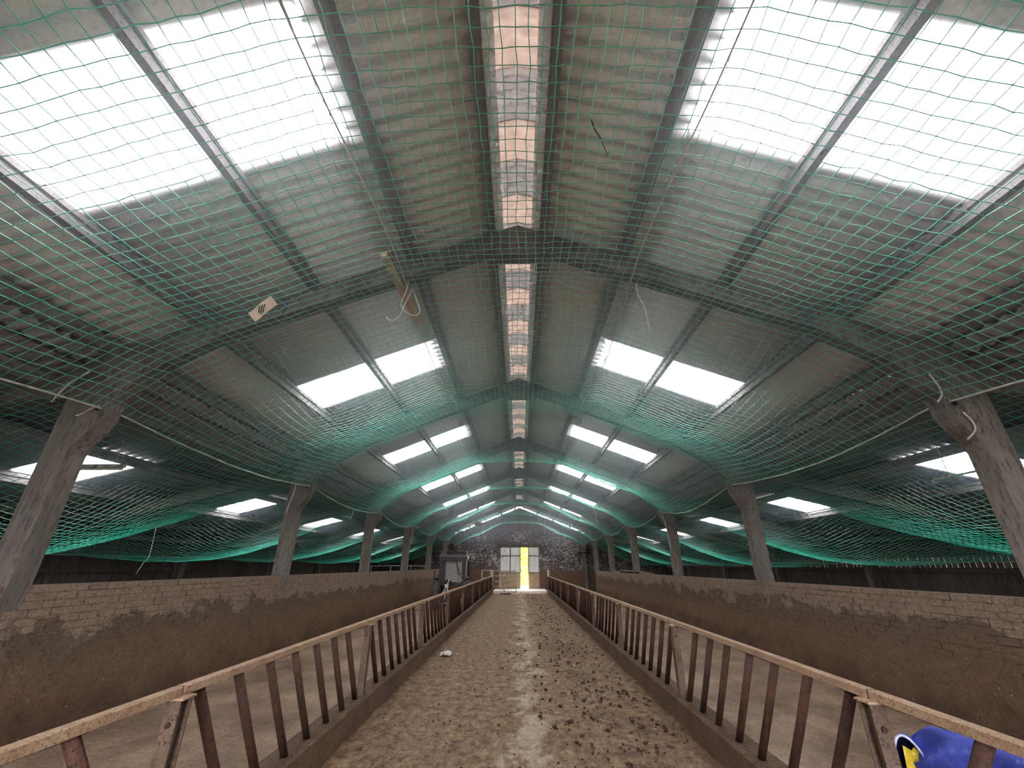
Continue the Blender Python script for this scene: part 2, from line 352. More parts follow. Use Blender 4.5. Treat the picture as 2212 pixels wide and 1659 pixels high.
def make_roof():
    n = 0
    for s in (-1, 1):
        root = tag(empty('ceiling_' + SIDE[s]), f'corrugated cement roof slope over the {SIDE[s]} half of the hall', 'roof', kind='structure')
        rows = [(.2, 1.70), (1.66, 4.02), (3.98, 5.42)]
        ms = [corr_sheet('roof_sheet', a, b, ROOF, 'cement_sheet', s, lift=.002 * (2 - i)) for i, (a, b) in enumerate(rows)]
        sky = rooflight_sheet(1.66, 4.02, ROOF, s)
        for k in range(-8, 33):
            for r in range(3):
                if r == 1 and k % 5 == 0:
                    n += 1
                    i = k // 5
                    lab = (f'{ORD[i]} bright rooflight from the camera in the {SIDE[s]} roof slope' if i >= 0 else f'rooflight behind the camera in the {SIDE[s]} roof slope')
                    w = tag(put(f'window_{n}', sky, None, (0, Y0 + SH * k, 0)), lab, 'skylight', 'rooflights of the main roof', 'structure')
                    continue
                put('roof_sheet', ms[r], root, (0, Y0 + SH * k, 0))
        pm = purlin_mesh(BAY - .004)
        for x in (.36, 1.43, 2.66, 3.99, 4.98):
            for y in FY[:-1]:
                o = put('purlin', pm, root, (s * x, y + .002, ROOF(x) + .004)); o.scale.x = s
        root = tag(empty('ceiling_aisle_' + SIDE[s]), f'low corrugated roof over the {SIDE[s]} side aisle', 'roof', kind='structure')
        rows = [(5.02, 7.14), (7.1, 8.5), (8.46, 11.55)]
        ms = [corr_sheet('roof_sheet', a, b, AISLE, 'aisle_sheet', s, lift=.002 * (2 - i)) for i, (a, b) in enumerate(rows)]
        sky = rooflight_sheet(7.1, 8.5, AISLE, s)
        for k in range(-8, 33):
            for r in range(3):
                if r == 1 and k % 5 == 0 and k < 30 and k >= 0:
                    n += 1
                    i = k // 5
                    lab = f'{ORD[i]} small rooflight from the camera in the {SIDE[s]} aisle roof'
                    tag(put(f'window_{n}', sky, None, (0, Y0 + SH * k, 0)), lab, 'skylight', 'rooflights of the side aisles', 'structure')
                    continue
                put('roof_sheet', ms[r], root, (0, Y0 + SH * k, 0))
        for y in FY[:-1]:
            a, b = sorted((s * 5.30, s * 5.325)); MB().box((a, y, AISLE(5.31) + .01), (b, y + BAY, ROOF(5.31) + .03)).build('eaves_board', 'dark_wood', root)
        for x in (5.75, 7.05, 8.55, 9.85, 11.0):
            for y in FY[:-1]:
                o = put('purlin', pm, root, (s * x, y + .002, AISLE(x) + .004)); o.scale.x = s
    # ridge : cement caps alternating with translucent pieces
    root = tag(empty('trim_1'), 'ridge of cement caps alternating with pinkish translucent ridge pieces', 'ridge', kind='structure')
    def vcap(name, w, mat, waves, amp, half, z0):
        n = waves * 6 + 1; xs = np.array([-half, -half * .5, 0, half * .5, half]); ys = np.linspace(0, w, n)
        V = np.array([[(x, y, z0 - .39 * math.sqrt(x * x + .004) + amp * math.cos(2 * math.pi * y / (w / waves))) for y in ys] for x in xs])
        return grid_mesh(name, V, len(xs), n, mat)
    cm = vcap('ridge_cap', SH * .53, 'cement_sheet', 4, .016, .34, 6.17); lm = vcap('ridge_light', SH * .52, 'ridge_light', 4, .016, .34, 6.172)
    for k in range(-8, 33):
        y = Y0 + SH * k
        put('ridge_light', lm, root, (0, y + SH * .30, 0)); put('ridge_cap', cm, root, (0, y + SH * .80, 0))
make_roof()

# ------------------------------------------------------------------ portal frames
def make_frames():
    def halves(s):
        colp = [(5.2, PENZ), (4.955, PENZ), (4.955, 1.2), (4.93, 1.45), (4.93, 2.72), (4.90, 2.82), (4.78, 3.0), (4.72, 3.16), (4.72, 3.4), (5.0, 3.66), (5.2, 3.7)]
        rafp = [(5.2, 3.62), (5.2, 3.89), (0, 5.92), (0, 5.47), (.22, 5.5), (.34, 5.5), (3.55, 4.255), (4.3, 3.8), (4.72, 3.34), (4.9, 3.42)]
        aisp = [(5.2, 3.72), (5.2, 3.38), (5.7, 3.36), (11.05, 2.0), (11.05, 2.26)]
        outp = [(11.05, PENZ), (11.3, PENZ), (11.3, 2.16), (11.05, 2.24)]
        f = lambda P: [(s * a, b) for a, b in (P if s < 0 else P[::-1])]
        me = {}
        me['column'] = MB().prism(f(colp), -.11, .11).mesh('column', 'frame_concrete')
        me['rafter'] = MB().prism(f(rafp), -.085, .085).mesh('rafter', 'frame_concrete')
        me['aisle_rafter'] = MB().prism(f(aisp), -.08, .08).mesh('aisle_rafter', 'frame_concrete')
        me['stanchion'] = MB().prism(f(outp), -.11, .11).mesh('stanchion', 'frame_concrete')
        rec = MB().prism(f([(5.13, PENZ + .02), (5.0, PENZ + .02), (5.0, 2.7), (5.13, 2.7)]), -.125, -.112).mesh('raised_panel', 'frame_concrete')
        bolt = MB().prism([(s * 4.79 + .028 * math.cos(a * math.pi / 4), 3.24 + .028 * math.sin(a * math.pi / 4)) for a in range(8)], -.125, -.1).mesh('bolt', 'black')
        return me, rec, bolt
    H = {s: halves(s) for s in (-1, 1)}
    apex = MB().prism([(-.3, 5.46), (-.24, 5.40), (.24, 5.40), (.3, 5.46), (.3, 5.8), (-.3, 5.8)], -.1, .1).mesh('apex_plate', 'frame_concrete')
    for i, y in enumerate(FY):
        j = i - 2
        lab = f'{ORD[j]} concrete portal frame from the camera, columns and rafters' if j >= 0 else f'concrete portal frame behind the camera, {ORD[1 - i]} from it'
        root = tag(empty('portal_frame', (0, y, 0)), lab, 'frame', 'concrete portal frames along the hall', 'structure')
        for s in (-1, 1):
            me, rec, bolt = H[s]
            for nm in ('rafter', 'aisle_rafter', 'stanchion'): put(nm, me[nm], root)
            c = put('column', me['column'], root); put('bolt', bolt, c)
        put('apex_plate', apex, root)
make_frames()

# ------------------------------------------------------------------ walls
def make_pen_walls():
    for s in (-1, 1):
        top = 1.42 if s < 0 else 1.31
        yA, yZ = YB, 29.6
        root = tag(empty('wall_' + SIDE[s]), f'low dung-caked brick wall behind the {SIDE[s]} pen', 'wall', kind='structure')
        xa, xb = sorted((s * 4.962, s * 5.19))
        MB().box((xa, yA, PENZ), (xb, yZ, top - .004)).build('wall_core', 'mortar', root)
        nc = 9; rest = MB(); L = .225; H = .076; JT = .007
        cands = []
        for c in range(nc):
            z1 = top - c * H; z0 = z1 - H + JT
            y = yA + (L / 2 if c % 2 else 0)
            while y + L < yZ:
                cands.append((c, y, z0, z1)); y += L
        near = sorted([q for q in cands if q[1] > 3.2 and q[0] < 7], key=lambda q: q[1] + .35 * q[0])[:300]
        nearset = set((q[0], round(q[1], 3)) for q in near)
        bm = [MB().box((0, 0, 0), (.014 + d, L - .009, H - JT)).mesh('brick', 'pen_brick') for d in (.0, .004, .008)]
        for c, y, z0, z1 in cands:
            d = rng.uniform(0, .008); jy = rng.uniform(-.003, .003)
            if (c, round(y, 3)) in nearset:
                o = put('brick', bm[int(rng.integers(3))], root, (s * 4.972, y + jy, z0)); o.scale.x = -s
            else:
                a, b = sorted((s * (4.952 - d), s * 4.972)); rest.box((a, y + jy, z0), (b, y + jy + L - .009, z1))
        tag(rest.build('brickwork', 'pen_brick', root), kind='stuff')
        if s > 0:
            for y0, y1, h in ((17.6, 24.2, .05), (19.0, 22.6, .1)):
                MB().box((4.97, y0, top - .01), (5.17, y1, top + h)).build('coping_course', 'pen_brick', root)
        # caked layer
        ny, nz = 460, 26
        Y, Z = np.meshgrid(np.linspace(yA, yZ - .02, ny), np.linspace(PENZ, top - .03, nz), indexing='ij')
        h = .045 * np.clip(((1.02 if s < 0 else .80) - Z) / .5, -.7, 1) + .016 * vnoise(Y * 1.3, Z * 4, 3 + s) + .012 * vnoise(Y * 7, Z * 11, 1) + rng.normal(0, .004, Z.shape)
        h += (.05 if s > 0 else .03) * np.clip((.15 - Z) / .25, 0, 1) * (1 + vnoise(Y * .9, Z, 8))
        X = s * (4.962 - h)
        V = np.stack([X, Y, Z], -1); V = V if s > 0 else V[::-1]
        grid = grid_mesh('caked_layer', V, ny, nz, 'caked_dung'); put('caked_layer', grid, root)
make_pen_walls()

def make_outer_walls():
    for s in (-1, 1):
        root = tag(empty('wall_outer_' + SIDE[s]), f'far outer wall of the {SIDE[s]} aisle, boards above a dark low wall', 'wall', kind='structure')
        a, b = sorted((s * 11.32, s * 11.5)); MB().box((a, YB, PENZ), (b, YE, 1.48)).build('low_wall', 'dark_wood', root)
        a, b = sorted((s * 11.24, s * 11.34))
        MB().box((a, YB, 1.44), (b, YE, 1.56)).build('board_rail', 'dark_wood', root)
        gap = .014 if s > 0 else .002
        me = MB().box((-.0125, 0, 0), (.0125, .16 - gap, .36)).mesh('board', 'board_wood' if s > 0 else 'dark_wood')
        a, b = sorted((s * 11.33, s * 11.36)); MB().box((a, YB, 1.82), (b, YE, 2.36)).build('upper_cladding', 'dark_wood', root)
        n = int((YE - YB) / .16)
        for i in range(n):
            put('board', me, root, (s * (11.36 + rng.uniform(0, .012)), YB + i * .16, 1.5 + rng.uniform(0, .02)))
make_outer_walls()

def make_end_walls():
    root = tag(empty('wall_end'), 'dark brick end wall with flaking limewash and boarded gable', 'wall', kind='structure')
    y0, y1 = 35.2, 35.42
    def wall(side):
        x0 = -1.55 if side < 0 else 1.5
        P = [(x0, PENZ - .05), (x0, 4.15), (side * 4.95, 4.15), (side * 4.95, 3.9), (side * 5.3, 3.865), (side * 11.4, 2.345), (side * 11.4, PENZ - .05)]
        return MB().prism(P if side > 0 else P[::-1], y0, y1)
    wall(-1).build('brick_panel', 'end_brick', root); wall(1).build('brick_panel', 'end_brick', root)
    MB().box((-1.55, y0, 3.12), (1.5, y1, 4.15)).build('brick_panel', 'end_brick', root)
    MB().box((-1.75, y0 - .055, 2.93), (1.7, y0 + .1, 3.16)).build('lintel', 'dark_wood', root)
    MB().box((-5.0, y0 - .05, 4.12), (5.0, y1, 4.2)).build('plate_beam', 'frame_concrete', root)
    bm = MB(); x = -4.7; i = 0
    while x < 4.7:
        w = .148; z1 = ROOF(abs(x + w / 2)) - .075
        d = .02 if i % 2 else 0
        if z1 > 4.25: bm.box((x, y0 + .04 + d, 4.18), (x + w + .02, y0 + .058 + d, z1))
        x += .15; i += 1
    tag(bm.build('gable_boarding', 'board_wood', root), kind='stuff')
    MB().box((-.06, y0 - .02, 4.2), (.06, y0 + .04, 5.9)).build('gable_post', 'dark_wood', root)
    # end wall behind the camera with its open doorway
    root = tag(empty('wall_back'), 'end wall behind the camera with a wide open doorway', 'wall', kind='structure')
    for s in (-1, 1):
        P = [(s * 1.9, PENZ - .05), (s * 1.9, 4.2), (s * 5.0, 3.9), (s * 11.4, 2.25), (s * 11.4, PENZ - .05)]
        MB().prism(P if s > 0 else P[::-1], YB - .2, YB).build('brick_panel', 'end_brick', root)
    MB().prism([(-5, 3.9), (-1.9, 4.2), (-1.9, 3.4), (1.9, 3.4), (1.9, 4.2), (5, 3.9), (0, 5.95)], YB - .2, YB).build('gable_panel', 'dark_wood', root)
make_end_walls()

def make_doors():
    def leaf(name, label, x0, x1, cols):
        root = tag(empty(name, (0, 35.1, 0)), label, 'door', kind='structure')
        rows = [(-.02, 1.1, 'door_board', 'lower_board'), (1.14, 2.3, 'door_sheet', 'sheet_panel'), (2.34, 2.94, 'door_sheet', 'sheet_panel')]
        w = (x1 - x0) / cols
        for c in range(cols):
            for z0, z1, m, nm in rows:
                a, b = x0 + c * w + .03, x0 + (c + 1) * w - .03
                if m == 'door_board':
                    k = max(2, round((b - a) / .18)); q = (b - a + .05) / k
                    for i in range(k): MB().box((a - .028 + i * q, -.004 * (i % 2), z0), (a - .027 + (i + 1) * q, .03, z1)).build('board', m, root)
                    MB().box((a - .03, .03, z0), (b + .03, .04, z1)).build('backing', 'dark_wood', root)
                else: MB().box((a, .0, z0), (b, .02, z1)).build(nm, m, root)
        for c in range(cols + 1): 
            x = x0 + c * w; MB().box((x - .03, -.03, 1.1), (x + .03, .04, 2.98)).build('stile', 'dark_wood', root)
        for z in (1.1, 2.3, 2.94): MB().box((x0, -.025, z), (x1, .035, z + .05)).build('door_rail', 'dark_wood', root)
    leaf('door_1', 'wide left sliding door leaf with grey sheet panels and boarded foot', -1.54, .04, 2)
    leaf('door_2', 'narrow right sliding door leaf beside the bright gap', .66, 1.5, 1)
make_doors()

# ------------------------------------------------------------------ outside
def make_outside():
    tag(MB().box((-60, 35.4, -.6), (60, 44.5, -.14)).build('yard_outside', 'outside_concrete'), 'pale concrete yard seen through the door gap', 'yard', kind='structure')
    tag(MB().box((-60, -40, -.7), (60, 35.4, -.4)).build('ground_outside', 'yard_earth'), 'ground around and under the shed', 'ground', kind='structure')
    nx, nz = 80, 40
    U, W = np.meshgrid(np.linspace(-14, 14, nx), np.linspace(0, 1, nz), indexing='ij')
    Y = 44.6 + 6 * W + .35 * vnoise(U * 2.1, W * 9, 2); Z = -.3 + 5.2 * np.sqrt(W) + .3 * vnoise(U * 3.3, W * 12, 6)
    root = tag(empty('hedge_bank', (0, 44.6, 0)), 'bright yellow-green hedge bank beyond the door gap', 'hedge')
    V = np.stack([U, Y - 44.6, Z], -1)[::-1]; put('bank', grid_mesh('bank', V, nx, nz, 'hedge'), root)
    N = 5000
    u = rng.uniform(-6, 6, N); w = rng.uniform(0, 1, N); c = np.stack([u, 6 * w - .15, -.25 + 5.2 * np.sqrt(w) + .05], -1)
    a = rng.normal(size=(N, 3)); a /= np.linalg.norm(a, axis=1)[:, None]; b = np.cross(a, rng.normal(size=(N, 3))); b /= np.linalg.norm(b, axis=1)[:, None]
    V = np.stack([c - a * .14, c + b * .06, c + a * .14, c - b * .06], 1).reshape(-1, 3)
    o = put('leaves', np_mesh('leaves', V, np.arange(4 * N).reshape(-1, 4), 'hedge', False), root); tag(o, kind='stuff')
    tag(MB().tube([(.58, 44.2, -.14), (.5, 44.35, .9), (.40, 44.5, 1.62)], .06, 6).build('leaning_post', 'dark_wood'), 'dark leaning post in front of the bright hedge', 'post')
make_outside()

# ------------------------------------------------------------------ kerbs and feed barriers
PY = [-.34 + 2.97 * k for k in range(11)]              # barrier posts
def make_barriers():
    for s in (-1, 1):
        root = tag(empty('kerb_' + SIDE[s]), f'concrete kerb under the {SIDE[s]} feed barrier', 'kerb', kind='structure')
        P = [(s * 1.74, -.15), (s * 1.70, .27), (s * 1.715, .285), (s * 1.76, .285), (s * 1.775, .25), (s * 1.97, .25), (s * 1.97, -.15)]
        km = MB().prism(P if s > 0 else P[::-1], 0, 2.955).mesh('kerb_section', 'kerb_concrete')
        for y in [PY[0] - 5.94, PY[0] - 2.97] + PY[:-1]: put('kerb_section', km, root, (0, y + .006, 0))
        # rail segments, bars
        rm = MB().prism([(-.028, -.02), (.028, -.02), (.028, .018), (.023, .023), (-.023, .023), (-.028, .018)], 0, 2.95).mesh('top_rail', 'rail_rust')
        barm = MB().tube([(0, 0, .72), (0, .25, .36), (0, .51, 0)], .029, 10).mesh('bar', 'bar_rust', True)
        pm = MB()
        pm.prism([(-.036, -.042), (.036, -.042), (.036, -.033), (.005, -.033), (.005, .033), (.036, .033), (.036, .042), (-.036, .042), (-.036, .033), (-.005, .033), (-.005, -.033), (-.036, -.033)], .25, .962, axis='Z')
        pmm = pm.mesh('post_beam', 'post_steel')
        capm = MB().box((-.045, -.05, .962), (.05, .05, .972)).mesh('cap_plate', 'rail_rust')
        boltm = MB().prism([(.014 * math.cos(a * math.pi / 4), .014 * math.sin(a * math.pi / 4) + .86) for a in range(8)], -.052, -.041).mesh('bolt', 'bar_rust')
        for i, y in enumerate(PY[:-1]):
            root = tag(empty('feed_barrier', (s * 1.815, y, 0)), f'{ORD[i]} rusty diagonal-bar feed barrier panel from the camera, {SIDE[s]} side', 'barrier', f'feed barrier panels on the {SIDE[s]}')
            put('top_rail', rm, root, (0, .012, .992), (0, R(rng.uniform(-1.5, 1.5)), 0))
            for b in range(7): put('bar', barm, root, (s * .02 + rng.uniform(-.004, .004), .19 + .372 * b + rng.uniform(-.012, .012), .245))
        for i, y in enumerate(PY):
            root = tag(empty('barrier_post', (s * 1.79, y, 0)), (f'{ORD[i - 1]} steel I-beam barrier post from the camera, {SIDE[s]} side' if i else f'steel barrier post beside the camera, {SIDE[s]} side'), 'post', f'barrier posts on the {SIDE[s]}')
            put('post_beam', pmm, root); put('cap_plate', capm, root); put('bolt', boltm, root)
make_barriers()

# ------------------------------------------------------------------ gates
def gate_parts(root, L, H=1.25, bars=5, ups=3, r=.028):
    for i in range(bars): MB().tube([(0, 0, .06 + i * (H - .06) / (bars - 1)), (L, 0, .06 + i * (H - .06) / (bars - 1))], r, 8).build('gate_rail', 'galvanised', root, True)
    for i in range(ups): MB().tube([(i * L / (ups - 1), 0, .02), (i * L / (ups - 1), 0, H + .03)], r * 1.1, 8).build('gate_upright', 'galvanised', root, True)
def make_gates():
    g = tag(empty('field_gate', (-1.76, 29.42, .03), R(-2)), 'galvanised five-bar gate closed across the passage end, left half', 'gate'); gate_parts(g, 1.5, 1.27)
    g = tag(empty('field_gate', (1.79, 29.42, .03), R(84)), 'galvanised five-bar gate swung open at the right passage end', 'gate'); gate_parts(g, 1.5, 1.29)
    for s in (-1, 1):
        tag(MB().tube([(s * 1.86, 29.42, -.1), (s * 1.86, 29.42, 1.36)], .035, 8).build('gate_post', 'galvanised', None, True), f'short steel gate post at the {SIDE[s]} end of the passage', 'post')
    g = tag(empty('pen_hurdle', (-2.55, 30.5, PENZ), R(10)), 'small metal hurdle behind the closed gate', 'hurdle'); gate_parts(g, .75, 1.44, 4, 2)
    g = tag(empty('aisle_hurdle', (-8.6, 26.0, PENZ), R(4)), 'galvanised rail hurdle in the dark left aisle', 'hurdle'); gate_parts(g, 3.4, 1.72, 3, 4, .025)
    tag(MB().tube([(4.5, 34.7, 2.52), (5.0, 34.72, 2.53), (5.56, 34.7, 2.52)], .045, 8).build('cross_pipe', 'black', None, True), 'dark horizontal pipe across the last right column', 'pipe')
make_gates()

# ------------------------------------------------------------------ bird nets
def cord_grid(name, P, r):
    """P (nu,nv,3) nodes -> three-sided cords along both directions"""
    nu, nv = P.shape[:2]; Vs = []; Fs = []; off = 0
    for ax in (0, 1):
        Q = P if ax == 0 else P.transpose(1, 0, 2)      # lines run along axis 0 of Q
        n, m = Q.shape[:2]
        D = np.gradient(Q, axis=0); D /= np.linalg.norm(D, axis=-1, keepdims=True)
        up = np.array([0, 0, 1.0]); A = np.cross(D, up); A /= np.linalg.norm(A, axis=-1, keepdims=True); B = np.cross(A, D)
        ring = np.stack([Q + r * (math.cos(a) * A + math.sin(a) * B) for a in (math.pi / 2, math.pi * 7 / 6, math.pi * 11 / 6)], 2)  # n,m,3,3
        Vs.append(ring.reshape(-1, 3))
        idx = off + np.arange(n * m * 3).reshape(n, m, 3)
        for k in range(3):
            k2 = (k + 1) % 3
            Fs.append(np.stack([idx[:-1, :, k], idx[:-1, :, k2], idx[1:, :, k2], idx[1:, :, k]], -1).reshape(-1, 4))
        off += n * m * 3
    return np_mesh(name, np.concatenate(Vs), np.concatenate(Fs), 'net_cord', True)
PX = np.array([0, .5, 1.0, 1.5, 2.2, 3.0, 3.6, 4.1, 4.45, 4.74]); PZ = np.array([5.03, 5.02, 4.99, 4.91, 4.64, 4.32, 4.08, 3.80, 3.52, 3.27])
SAGL = [.40, .36, .36, .44, .52, .50, .48, .60]; SAGR = [.40, .36, .40, .60, .54, .54, .52, .60]
NET_Y1 = 34.7
def net_z(x, y):
    """height of the main net"""
    ax = np.abs(x); base = np.interp(ax, PX, PZ)
    i = np.clip(np.floor((y - FY[0]) / BAY).astype(int), 0, 7); t = (y - FY[0]) / BAY - i
    A = np.where(x < 0, np.array(SAGL)[i], np.array(SAGR)[i])
    blend = np.clip(ax / 1.2, 0, 1); A = blend * A + (1 - blend) * .5 * (np.array(SAGL)[i] + np.array(SAGR)[i]) * .9
    prof = np.interp(ax, [0, 1.0, 1.5, 3.0, 4.2, 4.74], [.9, .8, .72, 1.0, .75, .42])
    t2 = np.clip(t, 0, 1); sag = np.sin(math.pi * t2)
    sag = np.where(i == 7, sag * .9 + .15 * t2, sag)
    return base - A * prof * sag + .018 * vnoise(x * 1.1, y * .9, 3)
def aisle_z(ax, y, s):
    t = (ax - 5.26) / (11.0 - 5.26); i = np.clip(np.floor((y - FY[0]) / BAY).astype(int), 0, 7); u = np.clip((y - FY[0]) / BAY - i, 0, 1)
    z0 = 3.30; z1 = 1.86 if s < 0 else 1.70
    A = (np.array([.5, .45, .55, .5, .4, .45, .4, .4]) if s < 0 else np.array([.5, .5, .42, .45, .5, .4, .4, .4]))[i]
    return z0 + (z1 - z0) * t - .22 * np.sin(math.pi * t) - A * np.sin(math.pi * t) ** .8 * np.sin(math.pi * u) + .03 * vnoise(ax * .8, y * .7, 2 + s)
def make_nets():
    cell = .108
    nu = int(9.9 / cell); nv = int((NET_Y1 - .2) / cell)
    arc = np.linspace(-1, 1, nu); ys = np.linspace(.2, NET_Y1, nv)
    U, Y = np.meshgrid(arc, ys, indexing='ij'); X = 4.74 * np.sign(U) * (np.abs(U) ** 1.04)
    X = X + .03 * vnoise(X * .9, Y * 1.1, 1) * (1 - np.abs(U)); Yj = Y + .012 * vnoise(X * .8, Y * .6, 7)
    Z = net_z(X, Yj)
    P = np.stack([X, Yj, Z], -1); P += rng.normal(0, .004, P.shape)
    tag(put('bird_net', cord_grid('bird_net', P, .0039)), 'green square-mesh bird net slung under the main roof', 'net', 'green bird nets')
    for s in (-1, 1):
        nu = int(6.2 / cell); nv = int((NET_Y1 - 1.0) / cell)
        A, Y = np.meshgrid(np.linspace(5.26, 11.0, nu), np.linspace(1.0, NET_Y1, nv), indexing='ij')
        Z = aisle_z(A, Y, s); P = np.stack([s * A, Y, Z], -1); P += rng.normal(0, .004, P.shape)
        tag(put('bird_net', cord_grid('bird_net', P, .0034)), f'green bird net sagging low over the {SIDE[s]} side aisle', 'net', 'green bird nets')
make_nets()

# ------------------------------------------------------------------ ropes and twine
def rope(name, pts, r, label, cat='rope', group=None, n=5):
    P = [Vector(p) for p in pts]; Q = []
    for i in range(len(P) - 1):                        # Catmull-Rom
        p0, p1, p2, p3 = P[max(i - 1, 0)], P[i], P[i + 1], P[min(i + 2, len(P) - 1)]
        for k in range(6):
            t = k / 6
            Q.append(.5 * ((2 * p1) + (p2 - p0) * t + (2 * p0 - 5 * p1 + 4 * p2 - p3) * t * t + (3 * p1 - p0 - 3 * p2 + p3) * t ** 3))
    Q.append(P[-1])
    return tag(MB().tube(Q, r, n).build(name, 'twine', None, True), label, cat, group)
def make_ropes():
    for s in (-1, 1):
        pts = []
        y = .3
        while y < NET_Y1:
            pts.append((s * 4.75, y, float(net_z(np.array(s * 4.74), np.array(y))) - .005)); y += .425
        rope('edge_rope', pts, .011, f'pale rope along the {SIDE[s]} edge of the main net', 'rope', 'ropes holding the nets')
        pts = []; y = .3
        while y < 24:
            x = s * (1.47 + .05 * math.sin(y * 1.3) - .12 * math.sin(math.pi * ((y - 4.45) / BAY % 1)))
            pts.append((x, y, float(net_z(np.array(x), np.array(y))) - .006)); y += .425
        rope('net_rope', pts, .0075, f'thin rope running along the main net {SIDE[s]} of the ridge', 'rope', 'ropes holding the nets')
        # tie from the column heads down to the edge rope
        pts = []; y = 1.2
        while y < NET_Y1:
            pts.append((s * 11.0, y, float(aisle_z(np.array(11.0), np.array(y), s)) - .01)); y += .85
        rope('edge_rope', pts, .012, f'pale rope along the outer edge of the {SIDE[s]} aisle net', 'rope', 'ropes holding the nets')
    L = [((-5.0, 4.28, 3.68), (-5.12, 4.26, 3.55), (-5.2, 4.25, 3.42), (-5.24, 4.24, 3.28), 'frayed rope end hanging left of the nearest left column head', .010),
         ((-4.74, 4.3, 3.26), (-4.82, 4.28, 3.2), (-4.9, 4.3, 3.16), (-4.96, 4.3, 3.14), 'short loose rope tail at the nearest left column corbel', .008),
         ((4.62, 4.30, 3.58), (4.66, 4.30, 3.45), (4.66, 4.3, 3.33), (4.58, 4.3, 3.24), 'short hooked rope end above the nearest right corbel', .009),
         ((4.8, 4.3, 3.12), (4.85, 4.3, 3.02), (4.84, 4.3, 2.92), (4.72, 4.3, 2.82), 'curled rope end hanging under the nearest right corbel', .009),
         ((1.50, 4.32, 4.88), (1.50, 4.32, 4.7), (1.56, 4.32, 4.5), (1.58, 4.32, 4.18), 'long white twine hanging from the net right of the ridge', .006),
         ((-4.78, 8.9, 3.2), (-4.80, 8.9, 3.0), (-4.84, 8.9, 2.8), (-4.86, 8.9, 2.62), 'white twine hanging before the second left column', .008),
         ((-1.42, 9.3, 4.86), (-1.45, 9.3, 4.6), (-1.44, 9.3, 4.3), (-1.46, 9.3, 4.05), 'white twine hanging from the net left of the ridge', .006),
         ((1.47, 9.4, 4.9), (1.53, 9.4, 4.75), (1.44, 9.4, 4.55), (1.5, 9.4, 4.3), 'looped white twine at the second frame right of the ridge', .007),
         ((4.72, 14.4, 3.2), (4.78, 14.4, 2.95), (4.82, 14.4, 2.6), (4.86, 14.4, 2.1), 'long twine hanging before the third right column', .009),
         ((-2.9, 19.5, 4.2), (-2.92, 19.5, 4.0), (-2.9, 19.5, 3.8), (-2.95, 19.5, 3.6), 'white twine hanging from the fourth frame on the left', .009),
         ((3.4, 19.5, 4.0), (3.42, 19.5, 3.8), (3.44, 19.5, 3.6), (3.45, 19.5, 3.3), 'white twine hanging from the fourth frame on the right', .009),
         ((-2.4, 29.8, 4.2), (-2.4, 29.8, 3.9), (-2.42, 29.8, 3.6), (-2.43, 29.8, 3.2), 'white twine hanging near the end wall left of the door', .012),
         ((1.75, 29.8, 4.6), (1.75, 29.8, 4.3), (1.7, 29.8, 4.0), (1.7, 29.8, 3.6), 'white twine hanging near the end wall right of the door', .012),
         ((-4.75, 12.2, 3.05), (-4.76, 12.2, 2.95), (-4.78, 12.2, 2.86), (-4.8, 12.2, 2.78), 'short twine tail between the second and third left columns', .008),
         ((-7.6, 9.0, float(aisle_z(np.array(7.6), np.array(9.0), -1)) + .01), (-7.55, 9.0, 1.8), (-7.62, 9.0, 1.66), (-7.7, 9.0, 1.45), 'tangled twine hanging under the left aisle net', .006),
         ((-4.74, 19.4, 3.2), (-4.76, 19.4, 3.0), (-4.74, 19.4, 2.8), (-4.78, 19.4, 2.5), 'twine hanging before the fourth left column', .01)]
    for a, b, c, d, lab, r in L: rope('hanging_twine', [a, b, c, d], r, lab, 'twine', 'loose twine ends')
    # coiled rope hung by the batten
    pts = [(-1.40, 4.30, 4.93), (-1.42, 4.32, 4.80), (-1.46, 4.34, 4.68), (-1.47, 4.36, 4.60), (-1.38, 4.38, 4.50), (-1.28, 4.4, 4.49), (-1.24, 4.4, 4.56), (-1.30, 4.4, 4.72), (-1.36, 4.38, 4.86),
           (-1.38, 4.36, 4.78), (-1.44, 4.36, 4.60), (-1.47, 4.38, 4.5), (-1.55, 4.4, 4.42), (-1.62, 4.4, 4.44), (-1.66, 4.4, 4.47), (-1.60, 4.4, 4.40)]
    rope('rope_coil', pts, .0085, 'looped white rope hanging beside the wooden batten', 'rope')
make_ropes()

def make_fittings():
    root = tag(empty('strip_light', (-6.75, 6.4, 3.02), 0), 'old strip light hanging under the left aisle rooflight', 'lamp')
    MB().box((-.52, -.03, .0), (.52, .03, .05)).build('housing', 'white_paint', root); MB().tube([(-.5, 0, -.02), (.5, 0, -.02)], .018, 8).build('tube', 'tractor_cream', root, True)
    for x in (-.35, .35): MB().tube([(x, 0, .05), (x, 0, .42)], .006, 5).build('hanger', 'twine', root)
    root = tag(empty('strip_light', (7.0, 6.6, 2.93), 0), 'thin white conduit light hanging under the right aisle rooflight', 'lamp')
    MB().tube([(-.56, 0, -.1), (0, 0, 0), (.56, 0, .1)], .016, 8).build('conduit', 'white_paint', root, True)
    MB().lathe([(.001, -.035), (.03, -.02), (.034, .01), (.02, .035), (.001, .045)], (-.56, 0, -.14), 10, 'Z').build('bulb', 'white_paint', root, True)
    for x in (-.3, .35): MB().tube([(x, 0, .18 * x), (x, 0, .42)], .006, 5).build('hanger', 'twine', root)
make_fittings()

